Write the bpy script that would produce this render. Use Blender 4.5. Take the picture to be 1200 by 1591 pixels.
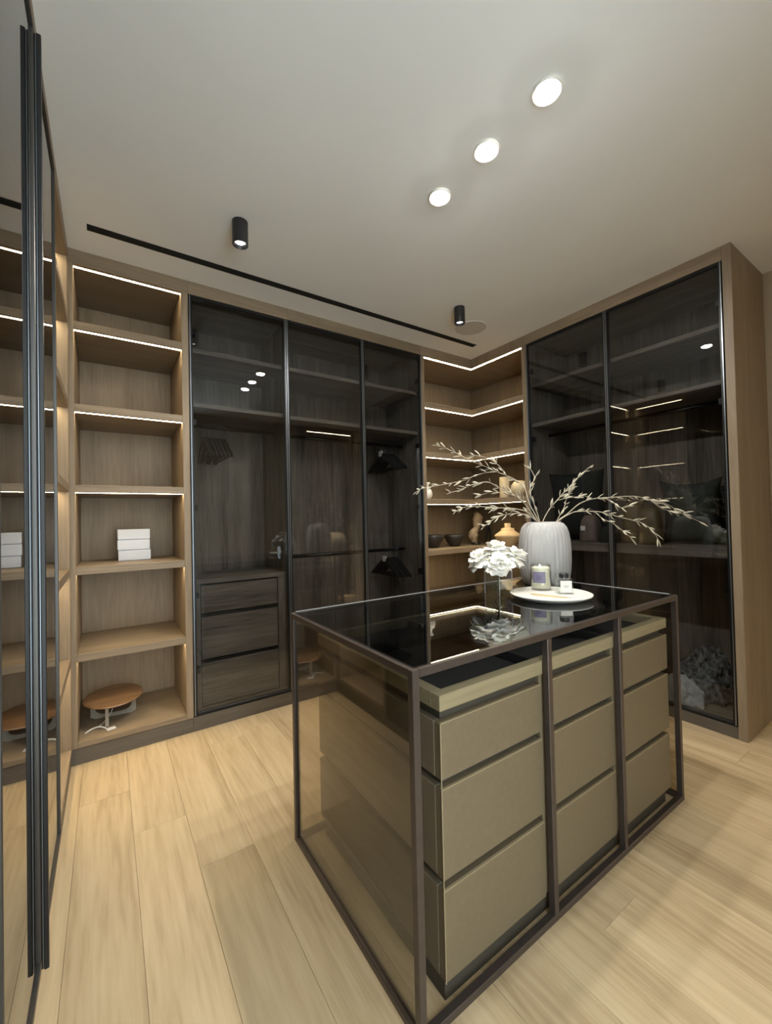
import bpy, bmesh, math, random
from mathutils import Vector, Matrix

for o in list(bpy.data.objects):
    bpy.data.objects.remove(o, do_unlink=True)
SC = bpy.context.scene
COL = SC.collection
random.seed(7)
PI = math.pi

# ------------------------------------------------------------------ camera
cam_d = bpy.data.cameras.new('camera')
cam = bpy.data.objects.new('camera', cam_d)
COL.objects.link(cam)
SC.camera = cam
yaw, pitch, roll = 0.59624, 0.016156, -0.022396
fw = Vector((math.sin(yaw)*math.cos(pitch), math.cos(yaw)*math.cos(pitch), math.sin(pitch)))
rt = Vector((math.cos(yaw), -math.sin(yaw), 0))
up = rt.cross(fw)
r2 = rt*math.cos(roll)+up*math.sin(roll)
u2 = -rt*math.sin(roll)+up*math.cos(roll)
m = Matrix((r2, u2, -fw)).transposed().to_4x4()
m.translation = (-2.8154, -2.6863, 1.2387)
cam.matrix_world = m
cam_d.sensor_fit = 'VERTICAL'
cam_d.sensor_height = 36.0
cam_d.lens = 36.0*638.898/1591.0
cam_d.clip_start = 0.02

# ------------------------------------------------------------------ world, exposure
wd = bpy.data.worlds.new('world')
SC.world = wd
wd.use_nodes = True
wd.node_tree.nodes['Background'].inputs[0].default_value = (0.86, 0.97, 1.0, 1)
wd.node_tree.nodes['Background'].inputs[1].default_value = 3.8
SC.view_settings.view_transform = 'Standard'
SC.view_settings.look = 'None'
SC.view_settings.gamma = 1.0
SC.view_settings.use_curve_mapping = False
SC.view_settings.exposure = EXPOSURE = 0.74
try:
    SC.cycles.diffuse_bounces = 5
    SC.cycles.glossy_bounces = 6
    SC.cycles.transparent_max_bounces = 24
    SC.cycles.max_bounces = 10
    SC.cycles.sample_clamp_indirect = 6.0
    SC.cycles.caustics_reflective = False
    SC.cycles.caustics_refractive = False
except Exception:
    pass

DOWN_E = 620.0        # recessed downlights over the island
SPOT_W = 14.0        # black surface spots
LED_E = 27.0          # LED strips in the shelving

# ------------------------------------------------------------------ materials
def new_mat(name):
    mt = bpy.data.materials.new(name)
    mt.use_nodes = True
    nt = mt.node_tree
    nt.nodes.clear()
    return mt, nt, nt.nodes, nt.links

def pbr(name, col, rough=0.5, metal=0.0, noise=0.0, nscale=20.0, bump=0.0, bscale=200.0, stretch=(1, 1, 1), sheen=0.0, sub=0.0, coat=0.0):
    mt, nt, N, L = new_mat(name)
    out = N.new('ShaderNodeOutputMaterial')
    b = N.new('ShaderNodeBsdfPrincipled')
    L.new(b.outputs[0], out.inputs[0])
    b.inputs['Base Color'].default_value = (*col, 1)
    b.inputs['Roughness'].default_value = rough
    b.inputs['Metallic'].default_value = metal
    if sheen: b.inputs['Sheen Weight'].default_value = sheen
    if coat: b.inputs['Coat Weight'].default_value = coat
    if sub:
        b.inputs['Subsurface Weight'].default_value = sub
        b.inputs['Subsurface Radius'].default_value = (0.01, 0.008, 0.005)
    if noise or bump:
        tc = N.new('ShaderNodeTexCoord')
        mp = N.new('ShaderNodeMapping')
        mp.inputs['Scale'].default_value = stretch
        L.new(tc.outputs['Object'], mp.inputs[0])
    if noise:
        nz = N.new('ShaderNodeTexNoise')
        nz.inputs['Scale'].default_value = nscale
        nz.inputs['Detail'].default_value = 5
        L.new(mp.outputs[0], nz.inputs['Vector'])
        rp = N.new('ShaderNodeValToRGB')
        rp.color_ramp.elements[0].position = 0.3
        rp.color_ramp.elements[1].position = 0.7
        rp.color_ramp.elements[0].color = (*[c*(1-noise) for c in col], 1)
        rp.color_ramp.elements[1].color = (*[min(1, c*(1+noise)) for c in col], 1)
        L.new(nz.outputs[0], rp.inputs[0])
        L.new(rp.outputs[0], b.inputs['Base Color'])
    if bump:
        n2 = N.new('ShaderNodeTexNoise')
        n2.inputs['Scale'].default_value = bscale
        n2.inputs['Detail'].default_value = 3
        L.new(mp.outputs[0], n2.inputs['Vector'])
        bp = N.new('ShaderNodeBump')
        bp.inputs['Strength'].default_value = bump
        bp.inputs['Distance'].default_value = 0.002
        L.new(n2.outputs[0], bp.inputs['Height'])
        L.new(bp.outputs[0], b.inputs['Normal'])
    return mt

def wood(name, c0, c1, c2, axis, rough=0.5, gs=9.0, var=0.12, spec=0.4):
    """veneer / plank: long grain along the given axis, offset and tinted per object"""
    mt, nt, N, L = new_mat(name)
    out = N.new('ShaderNodeOutputMaterial')
    b = N.new('ShaderNodeBsdfPrincipled')
    L.new(b.outputs[0], out.inputs[0])
    b.inputs['Roughness'].default_value = rough
    b.inputs['Specular IOR Level'].default_value = spec
    tc = N.new('ShaderNodeTexCoord')
    oi = N.new('ShaderNodeObjectInfo')
    ad = N.new('ShaderNodeVectorMath'); ad.operation = 'ADD'
    ml = N.new('ShaderNodeMath'); ml.operation = 'MULTIPLY'; ml.inputs[1].default_value = 37.0
    L.new(oi.outputs['Random'], ml.inputs[0])
    L.new(tc.outputs['Object'], ad.inputs[0])
    L.new(ml.outputs[0], ad.inputs[1])
    mp = N.new('ShaderNodeMapping')
    s = [1.0, 1.0, 1.0]; s['xyz'.index(axis)] = 0.07
    mp.inputs['Scale'].default_value = s
    L.new(ad.outputs[0], mp.inputs[0])
    n1 = N.new('ShaderNodeTexNoise'); n1.inputs['Scale'].default_value = gs
    n1.inputs['Detail'].default_value = 4; n1.inputs['Distortion'].default_value = 1.2
    n2 = N.new('ShaderNodeTexNoise'); n2.inputs['Scale'].default_value = gs*9
    n2.inputs['Detail'].default_value = 6; n2.inputs['Distortion'].default_value = 0.3
    L.new(mp.outputs[0], n1.inputs['Vector']); L.new(mp.outputs[0], n2.inputs['Vector'])
    mx = N.new('ShaderNodeMath'); mx.operation = 'MULTIPLY_ADD'
    mx.inputs[1].default_value = 0.45
    m0 = N.new('ShaderNodeMath'); m0.operation = 'MULTIPLY'; m0.inputs[1].default_value = 0.55
    L.new(n1.outputs[0], m0.inputs[0])
    L.new(n2.outputs[0], mx.inputs[0]); L.new(m0.outputs[0], mx.inputs[2])
    rp = N.new('ShaderNodeValToRGB')
    e = rp.color_ramp.elements
    e[0].position = 0.33; e[0].color = (*c0, 1)
    e[1].position = 0.68; e[1].color = (*c2, 1)
    k = e.new(0.5); k.color = (*c1, 1)
    L.new(mx.outputs[0], rp.inputs[0])
    hv = N.new('ShaderNodeHueSaturation')
    mr = N.new('ShaderNodeMapRange')
    mr.inputs['To Min'].default_value = 1-var; mr.inputs['To Max'].default_value = 1+var
    L.new(oi.outputs['Random'], mr.inputs['Value'])
    L.new(mr.outputs[0], hv.inputs['Value'])
    L.new(rp.outputs[0], hv.inputs['Color'])
    L.new(hv.outputs[0], b.inputs['Base Color'])
    bp = N.new('ShaderNodeBump'); bp.inputs['Strength'].default_value = 0.12; bp.inputs['Distance'].default_value = 0.001
    L.new(n2.outputs[0], bp.inputs['Height']); L.new(bp.outputs[0], b.inputs['Normal'])
    return mt

def glass(name, tint, f0=0.045, rough=0.0):
    """thin sheet glass: tinted straight transmission under a Fresnel mirror reflection"""
    mt, nt, N, L = new_mat(name)
    out = N.new('ShaderNodeOutputMaterial')
    tr = N.new('ShaderNodeBsdfTransparent'); tr.inputs[0].default_value = (*tint, 1)
    gl = N.new('ShaderNodeBsdfGlossy'); gl.inputs['Roughness'].default_value = rough
    gl.inputs[0].default_value = (0.95, 0.96, 0.97, 1)
    lw = N.new('ShaderNodeLayerWeight'); lw.inputs[0].default_value = 0.5
    pw = N.new('ShaderNodeMath'); pw.operation = 'POWER'; pw.inputs[1].default_value = 5.0
    ma = N.new('ShaderNodeMath'); ma.operation = 'MULTIPLY_ADD'
    ma.inputs[1].default_value = 1-f0; ma.inputs[2].default_value = f0
    L.new(lw.outputs['Facing'], pw.inputs[0]); L.new(pw.outputs[0], ma.inputs[0])
    mx = N.new('ShaderNodeMixShader')
    L.new(ma.outputs[0], mx.inputs[0]); L.new(tr.outputs[0], mx.inputs[1]); L.new(gl.outputs[0], mx.inputs[2])
    L.new(mx.outputs[0], out.inputs[0])
    return mt

def emit(name, col, s):
    mt, nt, N, L = new_mat(name)
    out = N.new('ShaderNodeOutputMaterial')
    e = N.new('ShaderNodeEmission'); e.inputs[0].default_value = (*col, 1); e.inputs[1].default_value = s
    L.new(e.outputs[0], out.inputs[0])
    return mt

V0, V1, V2 = (0.182, 0.136, 0.087), (0.236, 0.178, 0.117), (0.285, 0.218, 0.146)
M = {}
for ax in 'xyz':
    M['wood_'+ax] = wood('oak_veneer_'+ax, V0, V1, V2, ax, rough=0.48)
    M['dark_'+ax] = wood('smoked_oak_'+ax, (0.085, 0.070, 0.057), (0.190, 0.158, 0.130), (0.30, 0.252, 0.208), ax, rough=0.5, gs=7.0)
    M['plinth_'+ax] = wood('grey_plinth_'+ax, (0.085, 0.07, 0.055), (0.11, 0.092, 0.073), (0.14, 0.117, 0.093), ax, rough=0.5, var=0.03)
M['floor'] = wood('oak_floor', (0.38, 0.280, 0.160), (0.515, 0.395, 0.240), (0.61, 0.485, 0.31), 'y', rough=0.42, gs=7.0, var=0.09, spec=0.35)
M['joint'] = pbr('floor_joint', (0.46, 0.34, 0.20), 0.8)
M['ceiling'] = pbr('ceiling_paint', (0.84, 0.865, 0.875), 0.9, noise=0.03, nscale=1.2)
M['wall'] = pbr('wall_plaster', (0.42, 0.36, 0.27), 0.85, noise=0.05, nscale=3)
M['black'] = pbr('black_satin', (0.012, 0.012, 0.013), 0.4)
M['matt_black'] = pbr('matt_black', (0.006, 0.006, 0.006), 0.9)
M['black_metal'] = pbr('black_metal', (0.02, 0.021, 0.023), 0.32, 0.7)
M['alu'] = pbr('brushed_grey_metal', (0.27, 0.295, 0.32), 0.3, 0.9, bump=0.05, bscale=90, stretch=(4, 4, .2))
M['bronze'] = pbr('bronze_metal', (0.085, 0.068, 0.060), 0.36, 0.55, noise=0.08, nscale=30)
M['grey_edge'] = pbr('grey_door_edge', (0.10, 0.095, 0.09), 0.35, 0.7)
M['rail'] = pbr('dark_rail_metal', (0.05, 0.042, 0.036), 0.3, 0.9)
M['door_glass'] = glass('smoked_door_glass', (0.75, 0.76, 0.765), 0.045)
M['mirror_glass'] = glass('left_door_glass', (0.42, 0.41, 0.40), 0.05)
M['top_glass'] = glass('grey_top_glass', (0.50, 0.515, 0.52), 0.11)
M['side_glass'] = glass('bronze_side_glass', (0.73, 0.70, 0.65), 0.06)
M['clear_glass'] = glass('clear_glass', (0.955, 0.968, 0.965), 0.085)
M['edge_glint'] = pbr('pale_edge_glint', (0.55, 0.58, 0.58), 0.1, coat=0.5)  # opaque pale colour standing in for highlights on glass edges
M['water'] = glass('water', (0.95, 0.97, 0.96), 0.02)
M['led'] = emit('warm_led', (1.0, 0.80, 0.50), LED_E)
M['led_rear'] = emit('rear_shelf_led', (1.0, 0.82, 0.55), LED_E*1.0)
M['lamp'] = emit('downlight_lens', (1.0, 0.96, 0.885), DOWN_E)
M['spotlens'] = emit('spot_lens', (1.0, 0.97, 0.92), 6.0)
M['drawer'] = pbr('olive_drawer_leather', (0.142, 0.112, 0.068), 0.5, noise=0.05, nscale=60, bump=0.12, bscale=420)
M['drawer_side'] = pbr('olive_side_panel', (0.150, 0.121, 0.080), 0.5, noise=0.05, nscale=60, bump=0.1, bscale=420)
M['edge'] = pbr('pale_stitched_edge', (0.32, 0.26, 0.16), 0.5)
M['tray'] = wood('pale_tray_lip', (0.205, 0.168, 0.098), (0.245, 0.203, 0.12), (0.285, 0.24, 0.145), 'x', rough=0.5, var=0.02)
M['groove'] = pbr('dark_groove', (0.05, 0.042, 0.03), 0.6)
M['felt'] = pbr('black_felt', (0.012, 0.011, 0.011), 0.95, bump=0.3, bscale=500)
M['white_card'] = pbr('white_card', (0.56, 0.60, 0.68), 0.7)
M['white'] = pbr('white_glaze', (0.78, 0.76, 0.70), 0.35)
M['stool_wood'] = wood('russet_burl', (0.10, 0.055, 0.027), (0.17, 0.096, 0.048), (0.24, 0.143, 0.074), 'x', rough=0.4, gs=14)
M['stool_leg'] = pbr('grey_leg', (0.30, 0.27, 0.22), 0.5)
M['paper'] = pbr('paper_tag', (0.8, 0.8, 0.8), 0.8)
M['vase'] = pbr('grey_ribbed_ceramic', (0.41, 0.405, 0.40), 0.75, noise=0.12, nscale=30, stretch=(3, 3, .25), bump=0.2, bscale=120)
M['twig'] = pbr('dry_twig', (0.42, 0.36, 0.27), 0.8, noise=0.2, nscale=80)
M['leaf'] = pbr('pale_leaf', (0.50, 0.46, 0.36), 0.7)
M['petal'] = pbr('white_petal', (0.94, 0.92, 0.85), 0.6, sub=0.3)
M['stem'] = pbr('green_stem', (0.10, 0.14, 0.05), 0.6)
M['wax'] = pbr('cream_wax', (0.82, 0.79, 0.62), 0.5, sub=0.2)
M['lilac'] = pbr('lilac_label', (0.20, 0.18, 0.27), 0.6)
M['lilac_ink'] = pbr('lilac_ink', (0.10, 0.08, 0.16), 0.6)
M['label'] = pbr('white_label', (0.82, 0.81, 0.76), 0.6)
M['ink'] = pbr('grey_ink', (0.30, 0.30, 0.30), 0.6)
M['stick'] = pbr('reed_stick', (0.55, 0.44, 0.25), 0.7)
M['tan'] = pbr('tan_ceramic', (0.50, 0.365, 0.20), 0.7, noise=0.06, nscale=25)
M['beige'] = pbr('beige_stone', (0.50, 0.42, 0.28), 0.75, noise=0.1, nscale=25)
M['drift'] = pbr('carved_stone', (0.30, 0.23, 0.15), 0.8, noise=0.3, nscale=40, bump=0.6, bscale=60)
M['bowl'] = pbr('black_bowl', (0.02, 0.017, 0.015), 0.45)
M['hanger'] = pbr('black_velvet', (0.008, 0.008, 0.008), 0.8)
M['fabric_black'] = pbr('black_fabric', (0.02, 0.022, 0.02), 0.9, noise=0.3, nscale=40, bump=0.3, bscale=300)
M['fabric_green'] = pbr('deep_green_fabric', (0.045, 0.05, 0.042), 0.9, noise=0.3, nscale=30, bump=0.4, bscale=300)
M['fabric_brown'] = pbr('mauve_brown_leather', (0.17, 0.12, 0.10), 0.6, noise=0.2, nscale=20)
M['fabric_olive'] = pbr('olive_leather', (0.12, 0.085, 0.042), 0.5, noise=0.2, nscale=20)
M['cloth'] = pbr('cream_cloth', (0.72, 0.62, 0.46), 0.9, noise=0.15, nscale=30)
M['fur_grey'] = pbr('grey_white_fur', (0.50, 0.51, 0.50), 0.95, noise=0.35, nscale=25)
M['fur_dark'] = pbr('dark_speckled_fur', (0.15, 0.15, 0.145), 0.95, noise=0.97, nscale=38)
M['speaker'] = pbr('speaker_grille', (0.60, 0.585, 0.55), 0.8, bump=0.5, bscale=900)

# ------------------------------------------------------------------ helpers
WORLD = {}
def fin(o, label=None, cat=None, group=None, kind=None):
    if label: o['label'] = label
    if cat: o['category'] = cat
    if group: o['group'] = group
    if kind: o['kind'] = kind
    return o

def thing(name, label, cat, loc, group=None):
    o = bpy.data.objects.new(name, None)
    o.empty_display_size = 0.1
    COL.objects.link(o)
    o.location = loc
    WORLD[o] = Vector(loc)
    return fin(o, label, cat, group)

def mesh(name, verts, faces, mat, parent=None, smooth=False, bevel=0.0, segs=1):
    vs = [Vector(v) for v in verts]
    lo = Vector((min(v.x for v in vs), min(v.y for v in vs), min(v.z for v in vs)))
    hi = Vector((max(v.x for v in vs), max(v.y for v in vs), max(v.z for v in vs)))
    c = (lo+hi)/2
    if parent is None: c.z = lo.z
    me = bpy.data.meshes.new(name)
    me.from_pydata([tuple(v-c) for v in vs], [], faces)
    bm = bmesh.new(); bm.from_mesh(me)
    bmesh.ops.recalc_face_normals(bm, faces=bm.faces)
    if bevel > 0:
        bmesh.ops.bevel(bm, geom=[e for e in bm.edges if not e.is_boundary and e.calc_face_angle(0) > 0.5], offset=bevel, segments=segs, affect='EDGES', profile=0.5, clamp_overlap=True)
    bm.to_mesh(me); bm.free()
    if smooth:
        for p in me.polygons: p.use_smooth = True
    me.materials.append(M[mat] if isinstance(mat, str) else mat)
    o = bpy.data.objects.new(name, me)
    COL.objects.link(o)
    WORLD[o] = c.copy()
    if parent is not None:
        o.parent = parent
        o.location = c-WORLD[parent]
    else:
        o.location = c
    return o

def bxv(x0, x1, y0, y1, z0, z1):
    if x0 > x1: x0, x1 = x1, x0
    if y0 > y1: y0, y1 = y1, y0
    if z0 > z1: z0, z1 = z1, z0
    v = [(x0,y0,z0),(x1,y0,z0),(x1,y1,z0),(x0,y1,z0),(x0,y0,z1),(x1,y0,z1),(x1,y1,z1),(x0,y1,z1)]
    f = [(0,3,2,1),(4,5,6,7),(0,1,5,4),(1,2,6,5),(2,3,7,6),(3,0,4,7)]
    return v, f

def join(*parts):
    V, F = [], []
    for v, f in parts:
        n = len(V); V += list(v); F += [tuple(i+n for i in q) for q in f]
    return V, F

def box(name, x0, x1, y0, y1, z0, z1, mat, parent=None, bevel=0.0015):
    v, f = bxv(x0, x1, y0, y1, z0, z1)
    return mesh(name, v, f, mat, parent, bevel=bevel)

def boxes(name, lst, mat, parent=None, bevel=0.0):
    v, f = join(*[bxv(*b) for b in lst])
    return mesh(name, v, f, mat, parent, bevel=bevel)

def prismv(poly, z0, z1):
    n = len(poly)
    v = [(x, y, z0) for x, y in poly]+[(x, y, z1) for x, y in poly]
    f = [tuple(range(n-1, -1, -1)), tuple(range(n, 2*n))]
    f += [(i, (i+1) % n, n+(i+1) % n, n+i) for i in range(n)]
    return v, f

def lathev(prof, c=(0, 0, 0), n=32, cap0=True, cap1=True, fn=None, a0=0.0):
    v, f = [], []
    for k, (r, z) in enumerate(prof):
        for i in range(n):
            a = a0+2*PI*i/n
            q = r*(fn(a, k/(len(prof)-1)) if fn else 1)
            v.append((c[0]+q*math.cos(a), c[1]+q*math.sin(a), c[2]+z))
    for k in range(len(prof)-1):
        for i in range(n):
            f.append((k*n+i, k*n+(i+1) % n, (k+1)*n+(i+1) % n, (k+1)*n+i))
    if cap0: f.append(tuple(range(n-1, -1, -1)))
    if cap1: f.append(tuple(range((len(prof)-1)*n, len(prof)*n)))
    return v, f

def tubev(path, rad, n=6):
    P = [Vector(p) for p in path]
    v, f = [], []
    prev = None
    for k, p in enumerate(P):
        t = (P[min(k+1, len(P)-1)]-P[max(k-1, 0)]).normalized()
        if prev is None:
            a = t.cross(Vector((0, 0, 1)))
            if a.length < 0.1: a = t.cross(Vector((1, 0, 0)))
        else:
            a = prev-t*prev.dot(t)
        a.normalize(); b = t.cross(a); prev = a
        r = rad[k] if isinstance(rad, (list, tuple)) else rad
        for i in range(n):
            w = 2*PI*i/n
            v.append(tuple(p+a*r*math.cos(w)+b*r*math.sin(w)))
    for k in range(len(P)-1):
        for i in range(n):
            f.append((k*n+i, k*n+(i+1) % n, (k+1)*n+(i+1) % n, (k+1)*n+i))
    f.append(tuple(range(n-1, -1, -1))); f.append(tuple(range((len(P)-1)*n, len(P)*n)))
    return v, f

def smooth_path(P, k=4):
    P = [Vector(p) for p in P]
    out = []
    for i in range(len(P)-1):
        a, b, c, d = P[max(i-1, 0)], P[i], P[i+1], P[min(i+2, len(P)-1)]
        for j in range(k):
            t = j/k
            out.append(0.5*((2*b)+(c-a)*t+(2*a-5*b+4*c-d)*t*t+(3*b-a-3*c+d)*t**3))
    out.append(P[-1])
    return out

def copy_thing(o, loc, rz=0.0, label=None):
    c = o.copy(); COL.objects.link(c); c.location = loc; c.rotation_euler = (0, 0, rz)
    WORLD[c] = Vector(loc)
    if label: c['label'] = label
    for ch in o.children:
        d = ch.copy(); COL.objects.link(d); d.parent = c
        for g in ch.children:
            h = g.copy(); COL.objects.link(h); h.parent = d
    return c

def light(name, kind, loc, energy, col, parent=None, **kw):
    d = bpy.data.lights.new(name, kind)
    d.energy = energy; d.color = col
    for k, v in kw.items(): setattr(d, k, v)
    o = bpy.data.objects.new(name, d)
    COL.objects.link(o)
    o.location = Vector(loc)-(WORLD[parent] if parent else Vector((0, 0, 0)))
    if parent: o.parent = parent
    return o

# ------------------------------------------------------------------ the setting
H = 2.70
XL = -2.975          # front plane of the left run
XW, YW = 0.56, 0.56  # faces of the right and back walls
YR = -3.25           # rear wall face
floor = box('floor', -3.6, 0.62, -3.8, 0.62, -0.06, -0.008, 'joint', bevel=0)
fin(floor, 'light oak plank floor of the dressing room', 'floor', kind='structure')
row_w = 0.19
rng = random.Random(3)
fixed = {-2.93: -0.40, -2.74: -0.73, -2.55: -1.06}
x = -2.93-0.19*3
while x < 0.58:
    key = round(x, 2)
    off = None
    for kx, ky in fixed.items():
        if abs(kx-x) < 0.01: off = ky
    if off is None: off = -rng.uniform(0.1, 1.7)
    cuts = [0.58]
    y = off
    while y > 0.58-0.2: y -= 1.75
    lst = []
    y0 = off+1.75
    while y0 > -3.6:
        a, b = y0, y0-1.75
        lst.append((a, b)); y0 = b
    for a, b in lst:
        a2, b2 = min(a, 0.58), max(b, -3.75)
        if a2-b2 < 0.03: continue
        box('plank', x+0.0003, min(x+row_w, 0.60)-0.0003, b2+0.0004, a2-0.0004, -0.012, rng.uniform(-0.0003, 0.0), 'floor', floor, bevel=0.0008)
    x += row_w

ceil = box('ceiling', -3.6, 0.62, -3.8, 0.62, H, H+0.1, 'ceiling', bevel=0)
fin(ceil, 'pale plaster ceiling above the wardrobes', 'ceiling', kind='structure')
w = box('wall_back', -3.6, 0.62, YW, YW+0.06, 0, H, 'wall', bevel=0); fin(w, 'wall behind the long wardrobe run', 'wall', kind='structure')
w = box('wall_right', XW, XW+0.06, -3.8, YW, 0, H, 'wall', bevel=0); fin(w, 'beige wall to the right of the wardrobe end panel', 'wall', kind='structure')
w = box('wall_left', -3.6, -3.54, -3.8, YW, 0, H, 'wall', bevel=0); fin(w, 'wall behind the left glass wardrobe', 'wall', kind='structure')
w = boxes('wall_rear', [(-3.54, -2.97, YR-0.06, YR, 0, H), (-2.97, -1.93, YR-0.06, YR, 2.55, H), (-1.93, -0.29, YR-0.06, YR, 0, H), (-0.35, -0.29, -3.8, YR, 0, H), (-0.29, XW, -3.8, -3.74, 0, H)], 'wall'); fin(w, 'rear wall beside the doorway behind the camera', 'wall', kind='structure')

# ------------------------------------------------------------------ cabinetry
FZ = 2.622           # underside of the fascia / top of the door openings
PZ = 0.084           # top of the plinth
DEP = 0.54
ST = [2.318, 1.880, 1.452, 1.019, 0.567]     # shelf tops of the open bay
SH = 0.040

# --- open bay at the left end of the back run
U = thing('open_shelf_unit', 'oak open shelf unit with lit shelves beside the left glass doors', 'shelf unit', (-2.69, 0.27, 0))
X0, X1, X2, X3 = -2.989, -2.9526, -2.4386, -2.402
box('side_panel', X0, X1, 0, DEP, PZ, FZ, 'wood_z', U)
box('side_panel', X2, X3, 0, DEP, PZ, FZ, 'wood_z', U)
box('fascia', X0, X3, 0, 0.03, FZ, H, 'wood_x', U)
box('top_panel', X1, X2, 0.03, DEP, FZ, FZ+0.02, 'wood_x', U)
box('back_panel', X1, X2, 0.523, DEP, PZ, FZ, 'wood_z', U)
box('plinth', X0, X3, 0.004, 0.04, 0, PZ, 'plinth_x', U)
box('bottom_shelf', X1, X2, 0, 0.523, PZ, 0.113, 'wood_x', U)
for z in ST:
    s = box('shelf', X1, X2, 0.0, 0.523, z-SH, z, 'wood_x', U)
    box('light_strip', X1, X2, 0.019, 0.035, z-SH-0.0004, z-SH+0.004, 'led', s, bevel=0)
s = box('light_strip', X1, X2, 0.026, 0.040, FZ-0.0004, FZ+0.004, 'led', U, bevel=0)

# --- open bay of the left run (mostly hidden behind the glass doors)
LB0, LB1 = -0.60, -0.06
U = thing('open_shelf_unit', 'oak shelf unit seen edge-on past the left glass door', 'shelf unit', (-3.25, -0.3, 0))
box('side_panel', -3.52, XL, LB1, 0.0, PZ, FZ, 'wood_z', U)
box('side_panel', -3.52, XL-0.002, LB0-0.03, LB0, PZ, FZ, 'wood_z', U)
box('fascia', XL-0.03, XL, LB0-0.03, 0, FZ, H, 'wood_y', U)
box('top_panel', -3.52, XL-0.03, LB0, LB1, FZ, FZ+0.02, 'wood_y', U)
box('back_panel', -3.535, -3.52, LB0, LB1, PZ, FZ, 'wood_z', U)
box('plinth', XL-0.04, XL-0.004, LB0-0.03, 0, 0, PZ, 'plinth_y', U)
box('bottom_shelf', -3.52, XL, LB0, LB1, PZ, 0.113, 'wood_y', U)
for z in ST:
    s = box('shelf', -3.52, XL, LB0, LB1, z-SH, z, 'wood_y', U)
    box('light_strip', XL-0.072, XL-0.052, LB0, LB1, z-SH-0.0004, z-SH+0.004, 'led', s, bevel=0)
box('light_strip', XL-0.072, XL-0.052, LB0, LB1, FZ-0.0004, FZ+0.004, 'led', U, bevel=0)

# --- framed glass door
def door(parent, axis, a0, a1, plane, inward, z0=PZ+0.006, z1=FZ-0.003, gmat='door_glass', hinge=1, sw=0.017, grip=None, fmat='black_metal'):
    """axis 'x': door lies along x at y=plane; inward = +1/-1 gives the side of the carcass"""
    th = 0.022*inward
    def bb(u0, u1, d0, d1, q0, q1):
        if axis == 'x': return (u0, u1, plane+d0, plane+d1, q0, q1)
        return (plane+d0, plane+d1, u0, u1, q0, q1)
    lo, hi = min(a0, a1), max(a0, a1)
    v, f = join(bxv(*bb(lo, lo+sw, 0, th, z0, z1)), bxv(*bb(hi-sw, hi, 0, th, z0, z1)),
                bxv(*bb(lo+sw, hi-sw, 0, th, z1-sw, z1)), bxv(*bb(lo+sw, hi-sw, 0, th, z0, z0+sw)))
    d = mesh('door', v, f, fmat, parent, bevel=0.0015)
    box('pane', *bb(lo+sw-0.004, hi-sw+0.004, 0.006*inward, 0.011*inward, z0+sw-0.004, z1-sw+0.004), gmat, d, bevel=0)
    for g0 in (lo+0.001, hi-0.007):
        box('grip_profile', *bb(g0, g0+0.006, -0.003*inward, 0.0, z0+0.002, z1-0.002), 'alu', d, bevel=0.0008) if sw > 0.01 else None
    if hinge:
        hx = lo+sw if hinge < 0 else hi-sw-0.02
        for zz in (0.35, 0.80, 1.33, 1.85, 2.4):
            box('hinge', *bb(hx, hx+0.02, 0.014*inward, 0.05*inward, zz-0.018, zz+0.018), 'black', d, bevel=0.002)
    return d

# --- wardrobe with drawers (first glass door of the back run)
AX0, AX1, AD = -2.402, -1.795, -1.775
U = thing('wardrobe', 'single glass door wardrobe with three inner drawers next to the lit open shelves', 'wardrobe', (-2.09, 0.27, 0))
box('side_panel', AX0, AX0+0.012, 0.024, DEP, PZ, FZ, 'dark_z', U)
box('side_panel', AX1-0.002, AD, 0.024, DEP, PZ, FZ, 'dark_z', U)
box('back_panel', AX0+0.012, AX1-0.002, 0.525, DEP, PZ, FZ, 'dark_z', U)
box('top_panel', AX0+0.012, AX1-0.002, 0.024, 0.525, FZ, FZ+0.02, 'dark_x', U)
box('fascia', AX0, AD, 0, 0.03, FZ, H, 'wood_x', U)
box('plinth', AX0, AD, 0.004, 0.04, 0, PZ, 'plinth_x', U)
box('bottom_panel', AX0+0.012, AX1-0.002, 0.024, 0.525, PZ, 0.104, 'dark_x', U)
for z in (2.316, 1.981):
    box('shelf', AX0+0.012, AX1-0.002, 0.05, 0.525, z-0.028, z, 'dark_x', U)
box('counter', AX0+0.012, AX1-0.002, 0.05, 0.525, 0.862, 0.888, 'dark_x', U)
box('drawer_stile', AX0+0.012, -2.346, 0.056, 0.08, 0.104, 0.862, 'dark_z', U)
box('drawer_stile', -1.858, AX1-0.002, 0.056, 0.08, 0.104, 0.862, 'dark_z', U)
for z0, z1 in ((0.112, 0.372), (0.396, 0.655), (0.68, 0.85)):
    d = box('drawer', -2.343, -1.861, 0.058, 0.50, z0, z1, 'dark_x', U, bevel=0.003)
    box('finger_rail', -2.343, -1.861, 0.064, 0.07, z1, z1+0.018, 'black', d, bevel=0.001)
v, f = tubev([(AX0+0.012, 0.28, 1.885), (AX1-0.002, 0.28, 1.885)], 0.013, 10)
mesh('hanging_rail', v, f, 'rail', U, smooth=True)
door(U, 'x', AX0+0.006, AX1+0.004, 0.0, 1, hinge=-1, grip=1)

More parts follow.
